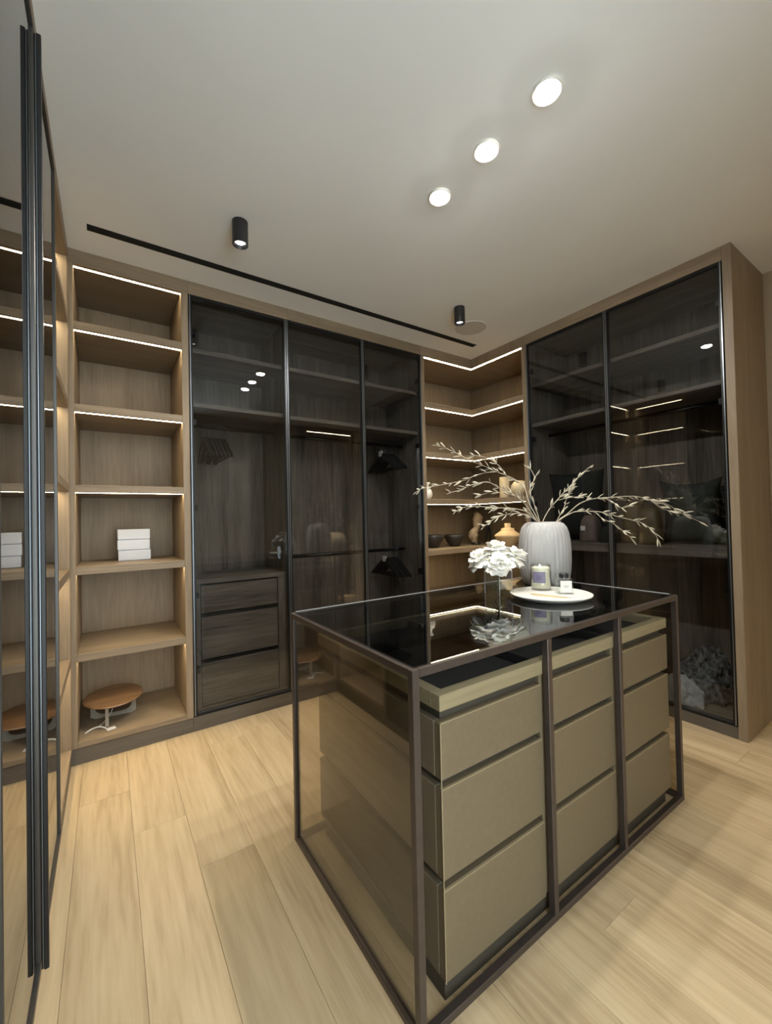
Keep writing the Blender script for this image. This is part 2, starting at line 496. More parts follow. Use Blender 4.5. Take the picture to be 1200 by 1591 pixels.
# --- double wardrobe (second and third glass doors)
BX0, BX1 = -1.775, -0.600
U = thing('wardrobe', 'double glass door wardrobe with two hanging rails between drawers and corner shelves', 'wardrobe', (-1.19, 0.27, 0))
box('side_panel', BX1-0.014, BX1, 0.024, DEP, PZ, FZ, 'dark_z', U)
box('back_panel', BX0, -1.19, 0.525, DEP, PZ, FZ, 'dark_z', U)
box('back_panel', -1.188, BX1-0.014, 0.525, DEP, PZ, FZ, 'dark_z', U)
box('top_panel', BX0, BX1-0.014, 0.024, 0.525, FZ, FZ+0.02, 'dark_x', U)
box('fascia', BX0, BX1, 0, 0.03, FZ, H, 'wood_x', U)
box('plinth', BX0, BX1, 0.004, 0.04, 0, PZ, 'plinth_x', U)
box('bottom_panel', BX0, BX1-0.014, 0.024, 0.525, PZ, 0.104, 'dark_x', U)
for z in (2.316, 1.976):
    box('shelf', BX0, BX1-0.014, 0.05, 0.525, z-0.028, z, 'dark_x', U)
for z in (1.878, 0.968):
    v, f = tubev([(BX0, 0.28, z), (BX1-0.014, 0.28, z)], 0.014, 10)
    mesh('hanging_rail', v, f, 'rail', U, smooth=True)
door(U, 'x', -1.787, -1.182, 0.0, 1, hinge=0, grip=-1)
door(U, 'x', -1.178, BX1-0.004, 0.0, 1, hinge=1, grip=-1)

# --- L-shaped corner shelf unit
U = thing('corner_shelf_unit', 'L-shaped oak corner shelf unit with lit shelf edges behind the island', 'shelf unit', (0.2, 0.2, 0))
CX, CY = -0.566, -0.559
box('side_panel', BX1, CX, 0, DEP, PZ, FZ, 'wood_z', U)
box('side_panel', 0, DEP, CY-0.036, CY, PZ, FZ, 'wood_z', U)
box('back_panel', CX, DEP, 0.525, DEP, PZ, FZ, 'wood_z', U)
box('back_panel', 0.525, DEP, CY, 0.525, PZ, FZ, 'wood_z', U)
v, f = prismv([(BX1, 0), (0, 0), (0, CY-0.036), (0.03, CY-0.036), (0.03, 0.03), (BX1, 0.03)], FZ, H)
mesh('fascia', v, f, 'wood_x', U, bevel=0.001)
v, f = prismv([(BX1, 0.004), (0.004, 0.004), (0.004, CY-0.036), (0.04, CY-0.036), (0.04, 0.04), (BX1, 0.04)], 0, PZ)
mesh('plinth', v, f, 'plinth_x', U, bevel=0.001)
def ell(d0, d1=None):
    if d1 is None: return [(CX, d0), (d0, d0), (d0, CY), (0.525, CY), (0.525, 0.525), (CX, 0.525)]
    return [(CX, d0), (d0, d0), (d0, CY), (d1, CY), (d1, d1), (CX, d1)]
v, f = prismv(ell(0.03), FZ, FZ+0.02); mesh('top_panel', v, f, 'wood_x', U)
v, f = prismv(ell(0.0), PZ, 0.113); mesh('bottom_shelf', v, f, 'wood_x', U, bevel=0.001)
for z in (2.228, 1.802, 1.398, 0.961, 0.53):
    v, f = prismv(ell(0.0), z-0.045, z)
    s = mesh('shelf', v, f, 'wood_x', U, bevel=0.0015)
    v, f = prismv(ell(0.018, 0.036), z-0.0454, z-0.041)
    mesh('light_strip', v, f, 'led', s)
v, f = prismv(ell(0.022, 0.042), FZ-0.0004, FZ+0.004); mesh('light_strip', v, f, 'led', U)

# --- right-hand double wardrobe with end panel
RY0, RY1 = CY-0.036, -1.885
U = thing('wardrobe', 'tall glass wardrobe with a solid oak end panel holding bags and fur throws', 'wardrobe', (0.27, -1.25, 0))
ep = box('end_panel', 0, 0.558, -1.927, RY1, 0, H, 'wood_z', U, bevel=0.002)
box('side_panel', 0.024, DEP, RY0-0.012, RY0, PZ, FZ, 'dark_z', U)
for a, b in ((RY0-0.012, -0.92), (-0.922, -1.24), (-1.242, -1.56), (-1.562, RY1)):
    box('back_panel', 0.525, DEP, b, a, PZ, FZ, 'dark_z', U, bevel=0.001)
box('top_panel', 0.024, 0.525, RY1, RY0-0.012, FZ, FZ+0.02, 'dark_y', U)
box('fascia', 0, 0.03, RY1, RY0, FZ, H, 'wood_y', U)
box('plinth', 0.004, 0.04, RY1, RY0, 0, PZ-0.02, 'plinth_y', U)
box('bottom_panel', 0.024, 0.525, RY1, RY0-0.012, 0.04, 0.066, 'dark_y', U)
for z, t in ((2.30, 0.028), (1.98, 0.028), (1.032, 0.06)):
    box('shelf', 0.05, 0.525, RY1, RY0-0.012, z-t, z, 'dark_y', U)
v, f = tubev([(0.28, RY0-0.012, 1.905), (0.28, RY1, 1.905)], 0.013, 10)
mesh('hanging_rail', v, f, 'rail', U, smooth=True)
door(U, 'y', RY0-0.006, -1.236, 0.0, 1, z0=PZ-0.014, hinge=1, grip=-1)
door(U, 'y', -1.24, RY1+0.004, 0.0, 1, z0=PZ-0.014, hinge=-1, grip=1)

# --- left run of glass wardrobes
U = thing('wardrobe', 'reflective dark glass wardrobe along the left wall with a full-height black handle', 'wardrobe', (-3.25, -1.65, 0))
LY0, LY1 = LB0-0.03, -2.62
box('side_panel', -3.52, XL-0.026, LY1-0.02, LY1, PZ, FZ, 'dark_z', U)
box('back_panel', -3.535, -3.52, LY1, LY0, PZ, FZ, 'dark_z', U)
box('top_panel', -3.52, XL-0.026, LY1, LY0, FZ, FZ+0.02, 'dark_y', U)
box('bottom_panel', -3.52, XL-0.026, LY1, LY0, PZ-0.03, PZ, 'dark_y', U)
box('fascia', XL-0.03, XL, LY1, LY0, FZ+0.03, H, 'wood_y', U)
box('plinth', XL-0.04, XL-0.004, LY1, LY0, 0, 0.05, 'plinth_y', U)
for z in (2.316, 1.98):
    box('shelf', -3.52, XL-0.06, LY1, LY0, z-0.028, z, 'dark_y', U)
ye = [LY0, -1.20, -1.68, -2.15, LY1]
for k in range(4):
    d = door(U, 'y', ye[k]-0.001, ye[k+1]+0.001, XL, -1, z0=0.05, z1=FZ+0.028, gmat='mirror_glass', hinge=0, sw=0.0035, fmat='grey_edge')
    if k == 0:
        box('handle_web', XL+0.0003, XL+0.0025, -1.200, -1.190, 0.03, 2.635, 'black_metal', d, bevel=0.0005)
        box('handle_channel', XL+0.0022, XL+0.0060, -1.201, -1.190, 0.03, 2.635, 'alu', d, bevel=0.001)
        h = box('handle', XL+0.0060, XL+0.0165, -1.203, -1.190, 0.028, 2.637, 'black', d, bevel=0.0012)

# --- rear shelf unit, seen only as a reflection in the glass doors
U = thing('open_shelf_unit', 'lit shelf unit seen only as a reflection in the middle glass door', 'shelf unit', (0.13, -3.47, 0))
RX0, RX1, RYF = -0.25, 0.52, -3.20
box('side_panel', RX0-0.036, RX0, -3.72, RYF, 0, FZ, 'wood_z', U)
box('side_panel', RX1, RX1+0.036, -3.72, RYF, 0, FZ, 'wood_z', U)
box('back_panel', RX0, RX1, -3.735, -3.72, 0, FZ, 'wood_z', U)
box('fascia', RX0-0.036, RX1+0.036, RYF-0.03, RYF, FZ, H, 'wood_x', U)
box('top_panel', RX0, RX1, -3.72, RYF-0.03, FZ, FZ+0.02, 'wood_x', U)
for z in (1.20, 0.86, 0.52, 0.12):
    s = box('shelf', RX0, RX1, -3.72, RYF, z-0.04, z, 'wood_x', U)
    box('light_strip', RX0, RX1, RYF-0.034, RYF-0.014, z-0.0404, z-0.036, 'led_rear', s, bevel=0)
box('light_strip', RX0, RX1, RYF-0.036, RYF-0.014, FZ-0.006, FZ, 'led', U, bevel=0)

# ------------------------------------------------------------------ ceiling fittings
dn = ['recessed ceiling downlight nearest the camera of three over the island',
      'middle recessed ceiling downlight of three over the island',
      'recessed ceiling downlight of three over the island, nearest the long wardrobe']
for k, y in enumerate((-1.865, -1.592, -1.313)):
    t = thing('recessed_downlight', dn[k], 'downlight', (-1.55, y, H-0.012), 'downlights over the island')
    v, f = lathev([(0.040, 0.006), (0.046, 0.0), (0.050, 0.004), (0.050, 0.0119), (0.040, 0.0119)], (-1.55, y, H-0.012), 32, False, False)
    mesh('trim_ring', v, f, 'white', t, smooth=True)
    dome = [(0.0385*math.cos(q*PI/12), 0.006-0.011*math.sin(q*PI/12)) for q in range(6)]+[(0.001, -0.005)]
    v, f = lathev(dome, (-1.55, y, H-0.012), 24)
    mesh('lens', v, f, 'lamp', t, smooth=True)
def surf_spot(x, y, lab):
    t = thing('surface_spotlight', lab, 'spotlight', (x, y, H-0.115), 'black cylinder spotlights')
    v, f = lathev([(0.0225, 0.02), (0.033, 0.0), (0.037, 0.002), (0.037, 0.114), (0.030, 0.114)], (x, y, H-0.115), 32, False, True)
    mesh('housing', v, f, 'black', t, smooth=False)
    v, f = lathev([(0.023, 0.016), (0.023, 0.022)], (x, y, H-0.115), 32)
    mesh('lens', v, f, 'spotlens', t)
    light('spot_lamp', 'SPOT', (x, y, H-0.118), SPOT_W, (1.0, 0.94, 0.84), t, spot_size=math.radians(110), spot_blend=0.7, shadow_soft_size=0.025)
surf_spot(-2.266, -0.665, 'black cylinder ceiling spotlight above the drawers wardrobe')
surf_spot(-0.766, -0.635, 'black cylinder ceiling spotlight beside the round speaker')
surf_spot(-2.266, -2.95, 'unseen black cylinder spotlight added behind the camera to light the left side')  # out of view, added to brighten the left area

t = thing('air_diffuser', 'long black slot air diffuser in the ceiling before the wardrobes', 'air diffuser', (-1.54, -0.237, H-0.004))
box('slot', -2.88, -0.205, -0.258, -0.216, H-0.003, H-0.0002, 'matt_black', t, bevel=0)
boxes('slot_frame', [(-2.884, -0.201, -0.261, -0.258, H-0.004, H-0.0002), (-2.884, -0.201, -0.216, -0.213, H-0.004, H-0.0002),
                     (-2.884, -2.88, -0.261, -0.213, H-0.004, H-0.0002), (-0.205, -0.201, -0.261, -0.213, H-0.004, H-0.0002)], 'matt_black', t)
t = thing('ceiling_speaker', 'round grey ceiling speaker near the corner shelves', 'speaker', (-0.474, -0.462, H-0.008))
v, f = lathev([(0.108, 0.002), (0.112, 0.0), (0.118, 0.003), (0.118, 0.0078), (0.108, 0.0078)], (-0.474, -0.462, H-0.008), 40, False, False)
mesh('rim', v, f, 'speaker', t, smooth=True)
v, f = lathev([(0.108, 0.002), (0.108, 0.0075)], (-0.474, -0.462, H-0.008), 40)
mesh('grille', v, f, 'speaker', t)

# ------------------------------------------------------------------ island
IX0, IX1, IY0, IY1, IH = -2.2243, -0.7667, -1.9108, -1.1319, 0.8787
T = 0.021
I = thing('island_frame', 'dark bronze metal island frame glazed with a smoked glass top', 'display frame', ((IX0+IX1)/2, (IY0+IY1)/2, 0))
for x in (IX0, IX1-T):
    for y in (IY0, IY1-T):
        box('post', x, x+T, y, y+T, 0.0, IH, 'bronze', I)
for xc in (-1.690, -1.263):
    box('mullion', xc-0.0105, xc+0.0105, IY0, IY0+T, T, IH-T, 'bronze', I)
for z in (0.0, IH-T):
    for y in (IY0, IY1-T):
        box('rail', IX0+T, IX1-T, y, y+T, z, z+T, 'bronze', I)
    for x in (IX0, IX1-T):
        box('rail', x, x+T, IY0+T, IY1-T, z, z+T, 'bronze', I)
box('glass_top', IX0+T*0.55, IX1-T*0.55, IY0+T*0.55, IY1-T*0.55, IH-0.0075, IH+0.0005, 'top_glass', I, bevel=0)
box('glint_strip', IX0+T, IX1-T*0.5, IY1-0.0035, IY1-0.001, IH+0.0002, IH+0.0022, 'edge_glint', I, bevel=0)  # pale strips draw the glint along the back and right top edges
box('glint_strip', IX1-0.0035, IX1-0.001, IY0+T*1.5, IY1-T, IH+0.0002, IH+0.0022, 'edge_glint', I, bevel=0)
box('side_pane', IX0+0.008, IX0+0.013, IY0+T, IY1-T, T, IH-T, 'side_glass', I, bevel=0)
box('side_pane', IX1-0.013, IX1-0.008, IY0+T, IY1-T, T, IH-T, 'side_glass', I, bevel=0)

DX0, DX1, DY0, DY1 = -2.122, -0.830, -1.887, -1.155
D = thing('drawer_island', 'olive beige drawer block with nine drawers standing inside the bronze frame', 'drawer unit', ((DX0+DX1)/2, (DY0+DY1)/2, 0))
ZT = [0.785, 0.744, 0.714, 0.570, 0.547, 0.319, 0.294, 0.067]
box('plinth', DX0+0.012, DX1-0.012, DY0+0.02, DY1-0.02, 0.0, ZT[7], 'groove', D, bevel=0)
box('carcass', DX0+0.018, DX1-0.018, DY0+0.022, DY1-0.022, ZT[7], ZT[1], 'groove', D, bevel=0)
lip = 0.034
v, f = join(bxv(DX0, DX1, DY0, DY0+lip, ZT[1], ZT[0]), bxv(DX0, DX1, DY1-lip, DY1, ZT[1], ZT[0]),
            bxv(DX0, DX0+lip, DY0+lip, DY1-lip, ZT[1], ZT[0]), bxv(DX1-lip, DX1, DY0+lip, DY1-lip, ZT[1], ZT[0]))
tr = mesh('tray_rim', v, f, 'tray', D, bevel=0.0015)
box('tray_base', DX0+lip, DX1-lip, DY0+lip, DY1-lip, ZT[1], ZT[1]+0.004, 'felt', D, bevel=0)
for xx in (-1.693, -1.262):
    box('tray_divider', xx-0.004, xx+0.004, DY0+lip, DY1-lip, ZT[1]+0.004, ZT[0]-0.006, 'felt', D, bevel=0)
for yy in (-1.68, -1.42):
    for a, b in ((DX0+lip, -1.698), (-1.688, -1.267), (-1.257, DX1-lip)):
        box('tray_divider', a, b, yy-0.003, yy+0.003, ZT[1]+0.004, ZT[0]-0.012, 'felt', D, bevel=0)
cols = [(DX0+0.0005, -1.708), (-1.678, -1.280), (-1.246, DX1-0.0005)]
levels = [(ZT[3], ZT[2]), (ZT[5], ZT[4]), (ZT[7], ZT[6])]
for (a, b) in cols:
    for z0, z1 in levels:
        d = box('drawer', a, b, DY0, DY0+0.024, z0, z1, 'drawer', D, bevel=0.002)
        box('top_edge', a+0.002, b-0.002, DY0-0.0008, DY0+0.006, z1-0.001, z1+0.0012, 'edge', d, bevel=0)
for a, b in ((-1.708, -1.678), (-1.280, -1.246)):
    box('stile', a+0.0006, b-0.0006, DY0+0.006, DY0+0.03, ZT[7], ZT[1], 'drawer', D)
# side and back skins with the same grooves
for z0, z1 in levels:
    box('side_skin', DX0, DX0+0.02, DY0+0.0248, DY1, z0, z1, 'drawer_side', D, bevel=0.002)
    box('side_skin', DX1-0.02, DX1, DY0+0.0248, DY1, z0, z1, 'drawer_side', D, bevel=0.002)
    box('back_skin', DX0+0.021, DX1-0.021, DY1-0.022, DY1, z0, z1, 'drawer_side', D, bevel=0.002)
box('corner_edge', DX0-0.0012, DX0+0.0010, DY0-0.0012, DY0+0.0010, ZT[7], ZT[2], 'edge', D, bevel=0)

# ------------------------------------------------------------------ things on the island
TZ = IH+0.0006
vc = (-0.930, -1.372)
prof = [(0.0, 0.0), (0.092, 0.0), (0.108, 0.010), (0.118, 0.035), (0.125, 0.08), (0.128, 0.13), (0.128, 0.18), (0.125, 0.23),
        (0.119, 0.268), (0.109, 0.298), (0.094, 0.316), (0.074, 0.3235), (0.058, 0.3225), (0.055, 0.312), (0.055, 0.20), (0.0, 0.19)]
pf = []
for k in range(len(prof)-1):
    for j in range(2):
        t_ = j/2
        pf.append((prof[k][0]*(1-t_)+prof[k+1][0]*t_, prof[k][1]*(1-t_)+prof[k+1][1]*t_))
pf.append(prof[-1]); pf[0] = (0.001, 0); pf[-1] = (0.001, 0.19)
def rib(a, t):
    w = 1.0 if t < 0.72 else 0.25
    return 1+w*(0.008*abs(math.cos(a*17))+0.005*math.sin(a*43+1.3*math.sin(a*5)))
v, f = lathev(pf, (vc[0], vc[1], TZ), 204, True, True, rib)
o = mesh('branch_vase', v, f, 'vase', None, smooth=True)
fin(o, 'large pale grey ribbed ceramic vase holding the dry branches', 'vase')

TW = {
'A':((-0.946, -1.359, 1.193), (-0.979, -1.324, 1.299), (-0.988, -1.305, 1.381), (-1.009, -1.277, 1.421), (-1.05, -1.235, 1.455), (-1.083, -1.199, 1.477), (-1.136, -1.149, 1.515), (-1.185, -1.102, 1.546), (-1.225, -1.061, 1.581), (-1.274, -1.014, 1.617), (-1.311, -0.975, 1.636)),
'A2':((-1.043, -1.226, 1.459), (-1.074, -1.21, 1.507), (-1.124, -1.181, 1.549), (-1.189, -1.141, 1.566)),
'B':((-1.077, -1.203, 1.477), (-1.134, -1.178, 1.473), (-1.194, -1.151, 1.457), (-1.249, -1.127, 1.433), (-1.315, -1.096, 1.418), (-1.394, -1.056, 1.404), (-1.457, -1.026, 1.391), (-1.491, -1.017, 1.374)),
'C':((-0.949, -1.357, 1.19), (-0.973, -1.359, 1.214), (-1.04, -1.334, 1.305), (-1.101, -1.311, 1.352), (-1.168, -1.285, 1.382), (-1.229, -1.262, 1.412), (-1.308, -1.226, 1.396), (-1.358, -1.21, 1.374), (-1.411, -1.192, 1.361)),
'D':((-1.094, -1.322, 1.342), (-1.143, -1.277, 1.357), (-1.174, -1.244, 1.365), (-1.222, -1.199, 1.347)),
'E':((-0.943, -1.361, 1.19), (-0.974, -1.368, 1.204), (-1.038, -1.353, 1.256), (-1.121, -1.325, 1.276), (-1.214, -1.289, 1.281), (-1.303, -1.257, 1.289), (-1.377, -1.234, 1.283), (-1.42, -1.232, 1.266)),
'F':((-0.972, -1.366, 1.204), (-1.042, -1.363, 1.238), (-1.116, -1.356, 1.249), (-1.203, -1.34, 1.244), (-1.271, -1.337, 1.225), (-1.34, -1.334, 1.19)),
'G':((-0.943, -1.361, 1.19), (-0.955, -1.343, 1.275), (-0.966, -1.324, 1.337), (-0.963, -1.315, 1.375), (-0.932, -1.325, 1.433), (-0.931, -1.314, 1.465), (-0.934, -1.301, 1.491)),
'H':((-0.935, -1.366, 1.19), (-0.892, -1.377, 1.263), (-0.838, -1.394, 1.318), (-0.784, -1.412, 1.37), (-0.734, -1.427, 1.409), (-0.683, -1.442, 1.459), (-0.626, -1.461, 1.499)),
'H2':((-0.837, -1.399, 1.316), (-0.781, -1.425, 1.328), (-0.699, -1.469, 1.335)),
'H3':((-0.879, -1.404, 1.191), (-0.809, -1.413, 1.277), (-0.765, -1.404, 1.334), (-0.703, -1.407, 1.398)),
'I':((-0.879, -1.404, 1.191), (-0.829, -1.447, 1.245), (-0.785, -1.486, 1.294), (-0.734, -1.53, 1.317), (-0.666, -1.584, 1.322), (-0.574, -1.654, 1.325), (-0.513, -1.703, 1.307), (-0.452, -1.752, 1.283), (-0.393, -1.8, 1.232), (-0.33, -1.849, 1.19)),
'I2':((-0.513, -1.703, 1.307), (-0.484, -1.735, 1.268), (-0.427, -1.784, 1.231)),
'I3':((-0.694, -1.569, 1.319), (-0.677, -1.608, 1.291), (-0.671, -1.639, 1.267), (-0.666, -1.671, 1.272)),
'J':((-0.879, -1.404, 1.191), (-0.825, -1.461, 1.245), (-0.794, -1.501, 1.254), (-0.744, -1.554, 1.25), (-0.719, -1.589, 1.241), (-0.689, -1.628, 1.223), (-0.626, -1.689, 1.197), (-0.611, -1.718, 1.181), (-0.594, -1.748, 1.149), (-0.593, -1.766, 1.114)),
'J2':((-0.775, -1.561, 1.247), (-0.763, -1.595, 1.212), (-0.749, -1.632, 1.192), (-0.741, -1.664, 1.164), (-0.726, -1.701, 1.125)),
}
def leafv(p, d, L, wd, side):
    d = d.normalized(); s = d.cross(side)
    if s.length < 0.05: s = d.cross(Vector((0.3, 0.9, 0.1)))
    s.normalize(); n = d.cross(s)
    pts = []
    for t_, w_ in ((0, 0.12), (0.25, 0.75), (0.55, 1.0), (0.82, 0.6), (1.0, 0.05)):
        c = p+d*L*t_+n*L*0.16*t_*t_
        ww = wd*w_
        pts += [c-s*ww, c+n*ww*0.55, c+s*ww, c-n*ww*0.3]
    v = [tuple(q) for q in pts]; f = []
    for k in range(4):
        for i in range(4):
            f.append((k*4+i, k*4+(i+1) % 4, (k+1)*4+(i+1) % 4, (k+1)*4+i))
    f += [(3, 2, 1, 0), (16, 17, 18, 19)]
    return v, f
groups = [('A', ['A', 'A2', 'B'], 'dry budding branch reaching highest up and left over the corner shelves'),
          ('C', ['C', 'D'], 'dry budding branch reaching left in the middle of the left spray'),
          ('E', ['E', 'F'], 'lowest dry budding branch on the left, nearly level over the tan vase'),
          ('G', ['G'], 'short upright dry branch at the left rim of the vase'),
          ('H', ['H', 'H2', 'H3'], 'dry budding branch rising steeply to the right of the vase'),
          ('I', ['I', 'I2', 'I3'], 'longest dry budding branch arching far right over the glass wardrobe'),
          ('J', ['J', 'J2'], 'lower dry branch drooping to the right of the vase')]
lr = random.Random(11)
for key, parts, lab in groups:
    base = Vector(TW[parts[0]][0])
    t = thing('dry_branch', lab, 'branch', base, 'dry branches in the ribbed vase')
    for q in parts:
        P = list(TW[q])
        if q == parts[0] or q == 'H3':
            P = [(vc[0]+(P[0][0]-vc[0])*0.35, vc[1]+(P[0][1]-vc[1])*0.35, TZ+0.215)]+P
        S = smooth_path(P, 4)
        n = len(S)
        main = q == parts[0]
        r0, r1 = (0.0030, 0.0014) if main else (0.0022, 0.0012)
        v, f = tubev(S, [r0+(r1-r0)*i/(n-1) for i in range(n)], 6)
        mesh('stem' if main else 'side_stem', v, f, 'twig', t, smooth=True)
        L = sum((S[i+1]-S[i]).length for i in range(n-1))
        start = 0.34 if main else 0.12
        k = start*L
        acc = 0.0; nxt = k
        for i in range(n-1):
            seg = (S[i+1]-S[i]); d = seg.normalized()
            acc += seg.length
            while acc >= nxt:
                p = S[i+1]
                for c in range(lr.choice((1, 2, 2, 3))):
                    rv = Vector((lr.uniform(-1, 1), lr.uniform(-1, 1), lr.uniform(-1, 1)))
                    rv = (rv-d*rv.dot(d)).normalized()
                    dd = d*lr.uniform(0.55, 1.0)+rv*lr.uniform(0.35, 0.95)
                    v, f = leafv(p, dd, lr.uniform(0.028, 0.054), lr.uniform(0.0040, 0.0064), rv)
                    mesh('leaf', v, f, 'leaf', t, smooth=True)
                nxt += lr.uniform(0.024, 0.052)
        v, f = leafv(S[-1]-(S[-1]-S[-2]).normalized()*0.004, S[-1]-S[-2], 0.03, 0.0042, Vector((0, 0, 1)))
        mesh('leaf', v, f, 'leaf', t, smooth=True)

# glass block vase with white flowers
gc = (-1.323, -1.398)
t = thing('flower_vase', 'clear square glass vase with water holding white flowers', 'vase', (gc[0], gc[1], TZ))
hw, gh, gt = 0.043, 0.135, 0.004
v, f = join(bxv(gc[0]-hw, gc[0]+hw, gc[1]-hw, gc[1]-hw+gt, TZ, TZ+gh), bxv(gc[0]-hw, gc[0]+hw, gc[1]+hw-gt, gc[1]+hw, TZ, TZ+gh),
            bxv(gc[0]-hw, gc[0]-hw+gt, gc[1]-hw+gt, gc[1]+hw-gt, TZ, TZ+gh), bxv(gc[0]+hw-gt, gc[0]+hw, gc[1]-hw+gt, gc[1]+hw-gt, TZ, TZ+gh),
            bxv(gc[0]-hw+gt, gc[0]+hw-gt, gc[1]-hw+gt, gc[1]+hw-gt, TZ, TZ+0.012))
mesh('glass_wall', v, f, 'clear_glass', t)
for sx in (-1, 1):
    for sy in (-1, 1):
        box('corner_glint', gc[0]+sx*hw-0.0012, gc[0]+sx*hw+0.0012, gc[1]+sy*hw-0.0012, gc[1]+sy*hw+0.0012, TZ+0.001, TZ+gh, 'edge_glint', t, bevel=0)  # pale strips put the bright highlight on the vase corners into colour
box('water', gc[0]-hw+gt+.001, gc[0]+hw-gt-.001, gc[1]-hw+gt+.001, gc[1]+hw-gt-.001, TZ+0.0125, TZ+0.095, 'water', t, bevel=0)
def petalv(c, az, el, L, W, curl):
    """cupped petal growing from c"""
    rows, colsn = 6, 6
    d = Vector((math.cos(az)*math.cos(el), math.sin(az)*math.cos(el), math.sin(el)))
    s = Vector((-math.sin(az), math.cos(az), 0)); n = s.cross(d)
    top, bot = [], []
    for i in range(rows):
        u = i/(rows-1)
        w_ = W*math.sin(PI*(0.10+0.76*u))**0.6
        for j in range(colsn):
            q = -1+2*j/(colsn-1)
            p = Vector(c)+d*L*u+s*w_*q - n*(curl*L*u*u) + n*(0.30*w_*q*q) + n*(0.004*math.sin(7*q+az*3)*u)
            top.append(tuple(p)); bot.append(tuple(p-n*0.0012))
    v = top+bot; f = []
    N_ = rows*colsn
    for i in range(rows-1):
        for j in range(colsn-1):
            a = i*colsn+j
            f.append((a, a+1, a+colsn+1, a+colsn)); f.append((N_+a+colsn, N_+a+colsn+1, N_+a+1, N_+a))
    rim = [j for j in range(colsn)]+[i*colsn+colsn-1 for i in range(1, rows)]+[(rows-1)*colsn+j for j in range(colsn-2, -1, -1)]+[i*colsn for i in range(rows-2, 0, -1)]
    for k in range(len(rim)):
        a, b = rim[k], rim[(k+1) % len(rim)]
        f.append((b, a, N_+a, N_+b))
    return v, f
fl = [((-0.070, 0.045, 0.142), 'white open flower leaning furthest left from the glass vase', 2.45, 0.35),
      ((-0.005, 0.004, 0.178), 'topmost white flower of the glass vase bouquet', 1.2, 0.0),
      ((0.058, -0.045, 0.150), 'full white flower on the right of the glass vase bouquet', -0.7, 0.4),
      ((-0.045, -0.045, 0.128), 'low white flower at the front of the glass vase bouquet', 3.9, 0.5),
      ((0.040, 0.055, 0.150), 'white flower at the back of the glass vase bouquet', 0.9, 0.4)]
fr = random.Random(5)
for (dx, dy, dz), lab, az0, lean in fl:
    c = Vector((gc[0]+dx, gc[1]+dy, TZ+dz+0.016))
    t = thing('white_flower', lab, 'flower', c, 'white flowers in the glass vase')
    v, f = tubev(smooth_path([(gc[0]-dx*0.4, gc[1]-dy*0.4, TZ+0.016), (gc[0]+dx*0.3, gc[1]+dy*0.3, TZ+0.09), tuple(c)], 4), 0.0022, 6)
    mesh('stem', v, f, 'stem', t, smooth=True)
    ax = Vector((-dy, dx, 0))
    ax = ax.normalized() if ax.length > 0.01 else Vector((1, 0, 0))
    rot = Matrix.Rotation(lean, 3, ax)
    for ring, (npt, el, L, W, cu) in enumerate(((6, -0.15, 0.058, 0.038, -0.45), (5, 0.25, 0.062, 0.040, -0.50), (5, 0.62, 0.058, 0.036, -0.45), (4, 1.0, 0.050, 0.030, -0.35), (3, 1.3, 0.040, 0.022, -0.2))):
        for k in range(npt):
            az = az0+2*PI*k/npt+ring*0.55+fr.uniform(-.25, .25)
            v, f = petalv(Vector((0, 0, 0.004*ring)), az, el+fr.uniform(-.15, .15), L*0.9*fr.uniform(.85, 1.15), W*0.95*fr.uniform(.9, 1.15), cu)
            v = [tuple(c+rot @ Vector(p)) for p in v]
            mesh('petal', v, f, 'petal', t, smooth=True)
t = thing('fallen_petal', 'single broad white petal drooping over the rim of the glass vase', 'petal', (gc[0]-0.035, gc[1]-0.045, TZ+0.12))
v, f = petalv(Vector((gc[0]-0.032, gc[1]-0.042, TZ+0.150)), -2.3, -0.95, 0.055, 0.026, -0.2)
mesh('petal_blade', v, f, 'petal', t, smooth=True)
# round white plate
pc = (-1.235, -1.585)
pc = (-1.225, -1.600)
v, f = lathev([(0.001, 0.004), (0.10, 0.004), (0.13, 0.0), (0.138, 0.002), (0.166, 0.016), (0.169, 0.021), (0.165, 0.0225), (0.14, 0.0165), (0.001, 0.0155)], (pc[0], pc[1], TZ), 64)
o = mesh('round_plate', v, f, 'white', None, smooth=True)
fin(o, 'round white plate on the island carrying the candle and the bottle', 'plate')
PZ1 = TZ+0.0166
# candle
cc = (-1.160, -1.508)
t = thing('jar_candle', 'cream jar candle with a lilac label on the white plate', 'candle', (cc[0], cc[1], PZ1))
v, f = lathev([(0.040, 0.0), (0.0445, 0.003), (0.0455, 0.008), (0.0455, 0.118), (0.0430, 0.118), (0.0430, 0.010), (0.001, 0.008)], (cc[0], cc[1], PZ1), 40, True, True)
mesh('glass_jar', v, f, 'clear_glass', t, smooth=True)
v, f = lathev([(0.0424, 0.0105), (0.0424, 0.100), (0.040, 0.1035), (0.001, 0.1025)], (cc[0], cc[1], PZ1), 40)
mesh('wax', v, f, 'wax', t, smooth=True)
v, f = tubev([(cc[0], cc[1], PZ1+0.102), (cc[0]+0.002, cc[1], PZ1+0.116)], 0.0012, 6)
mesh('wick', v, f, 'ink', t)
def wrap(name, mat, c, R, az, da, z0, z1, th, parent, n=10):
    vi = []
    for rr in (R, R+th):
        for i in range(n+1):
            a = az-da+2*da*i/n
            vi += [(c[0]+rr*math.cos(a), c[1]+rr*math.sin(a), z0), (c[0]+rr*math.cos(a), c[1]+rr*math.sin(a), z1)]
    f = []; k = 2*(n+1)
    for i in range(n):
        a = 2*i
        f += [(a, a+2, a+3, a+1), (k+a+1, k+a+3, k+a+2, k+a), (a, k+a, k+a+2, a+2), (a+1, a+3, k+a+3, k+a+1)]
    f += [(0, 1, k+1, k), (2*n, k+2*n, k+2*n+1, 2*n+1)]
    return mesh(name, vi, f, mat, parent, smooth=False)
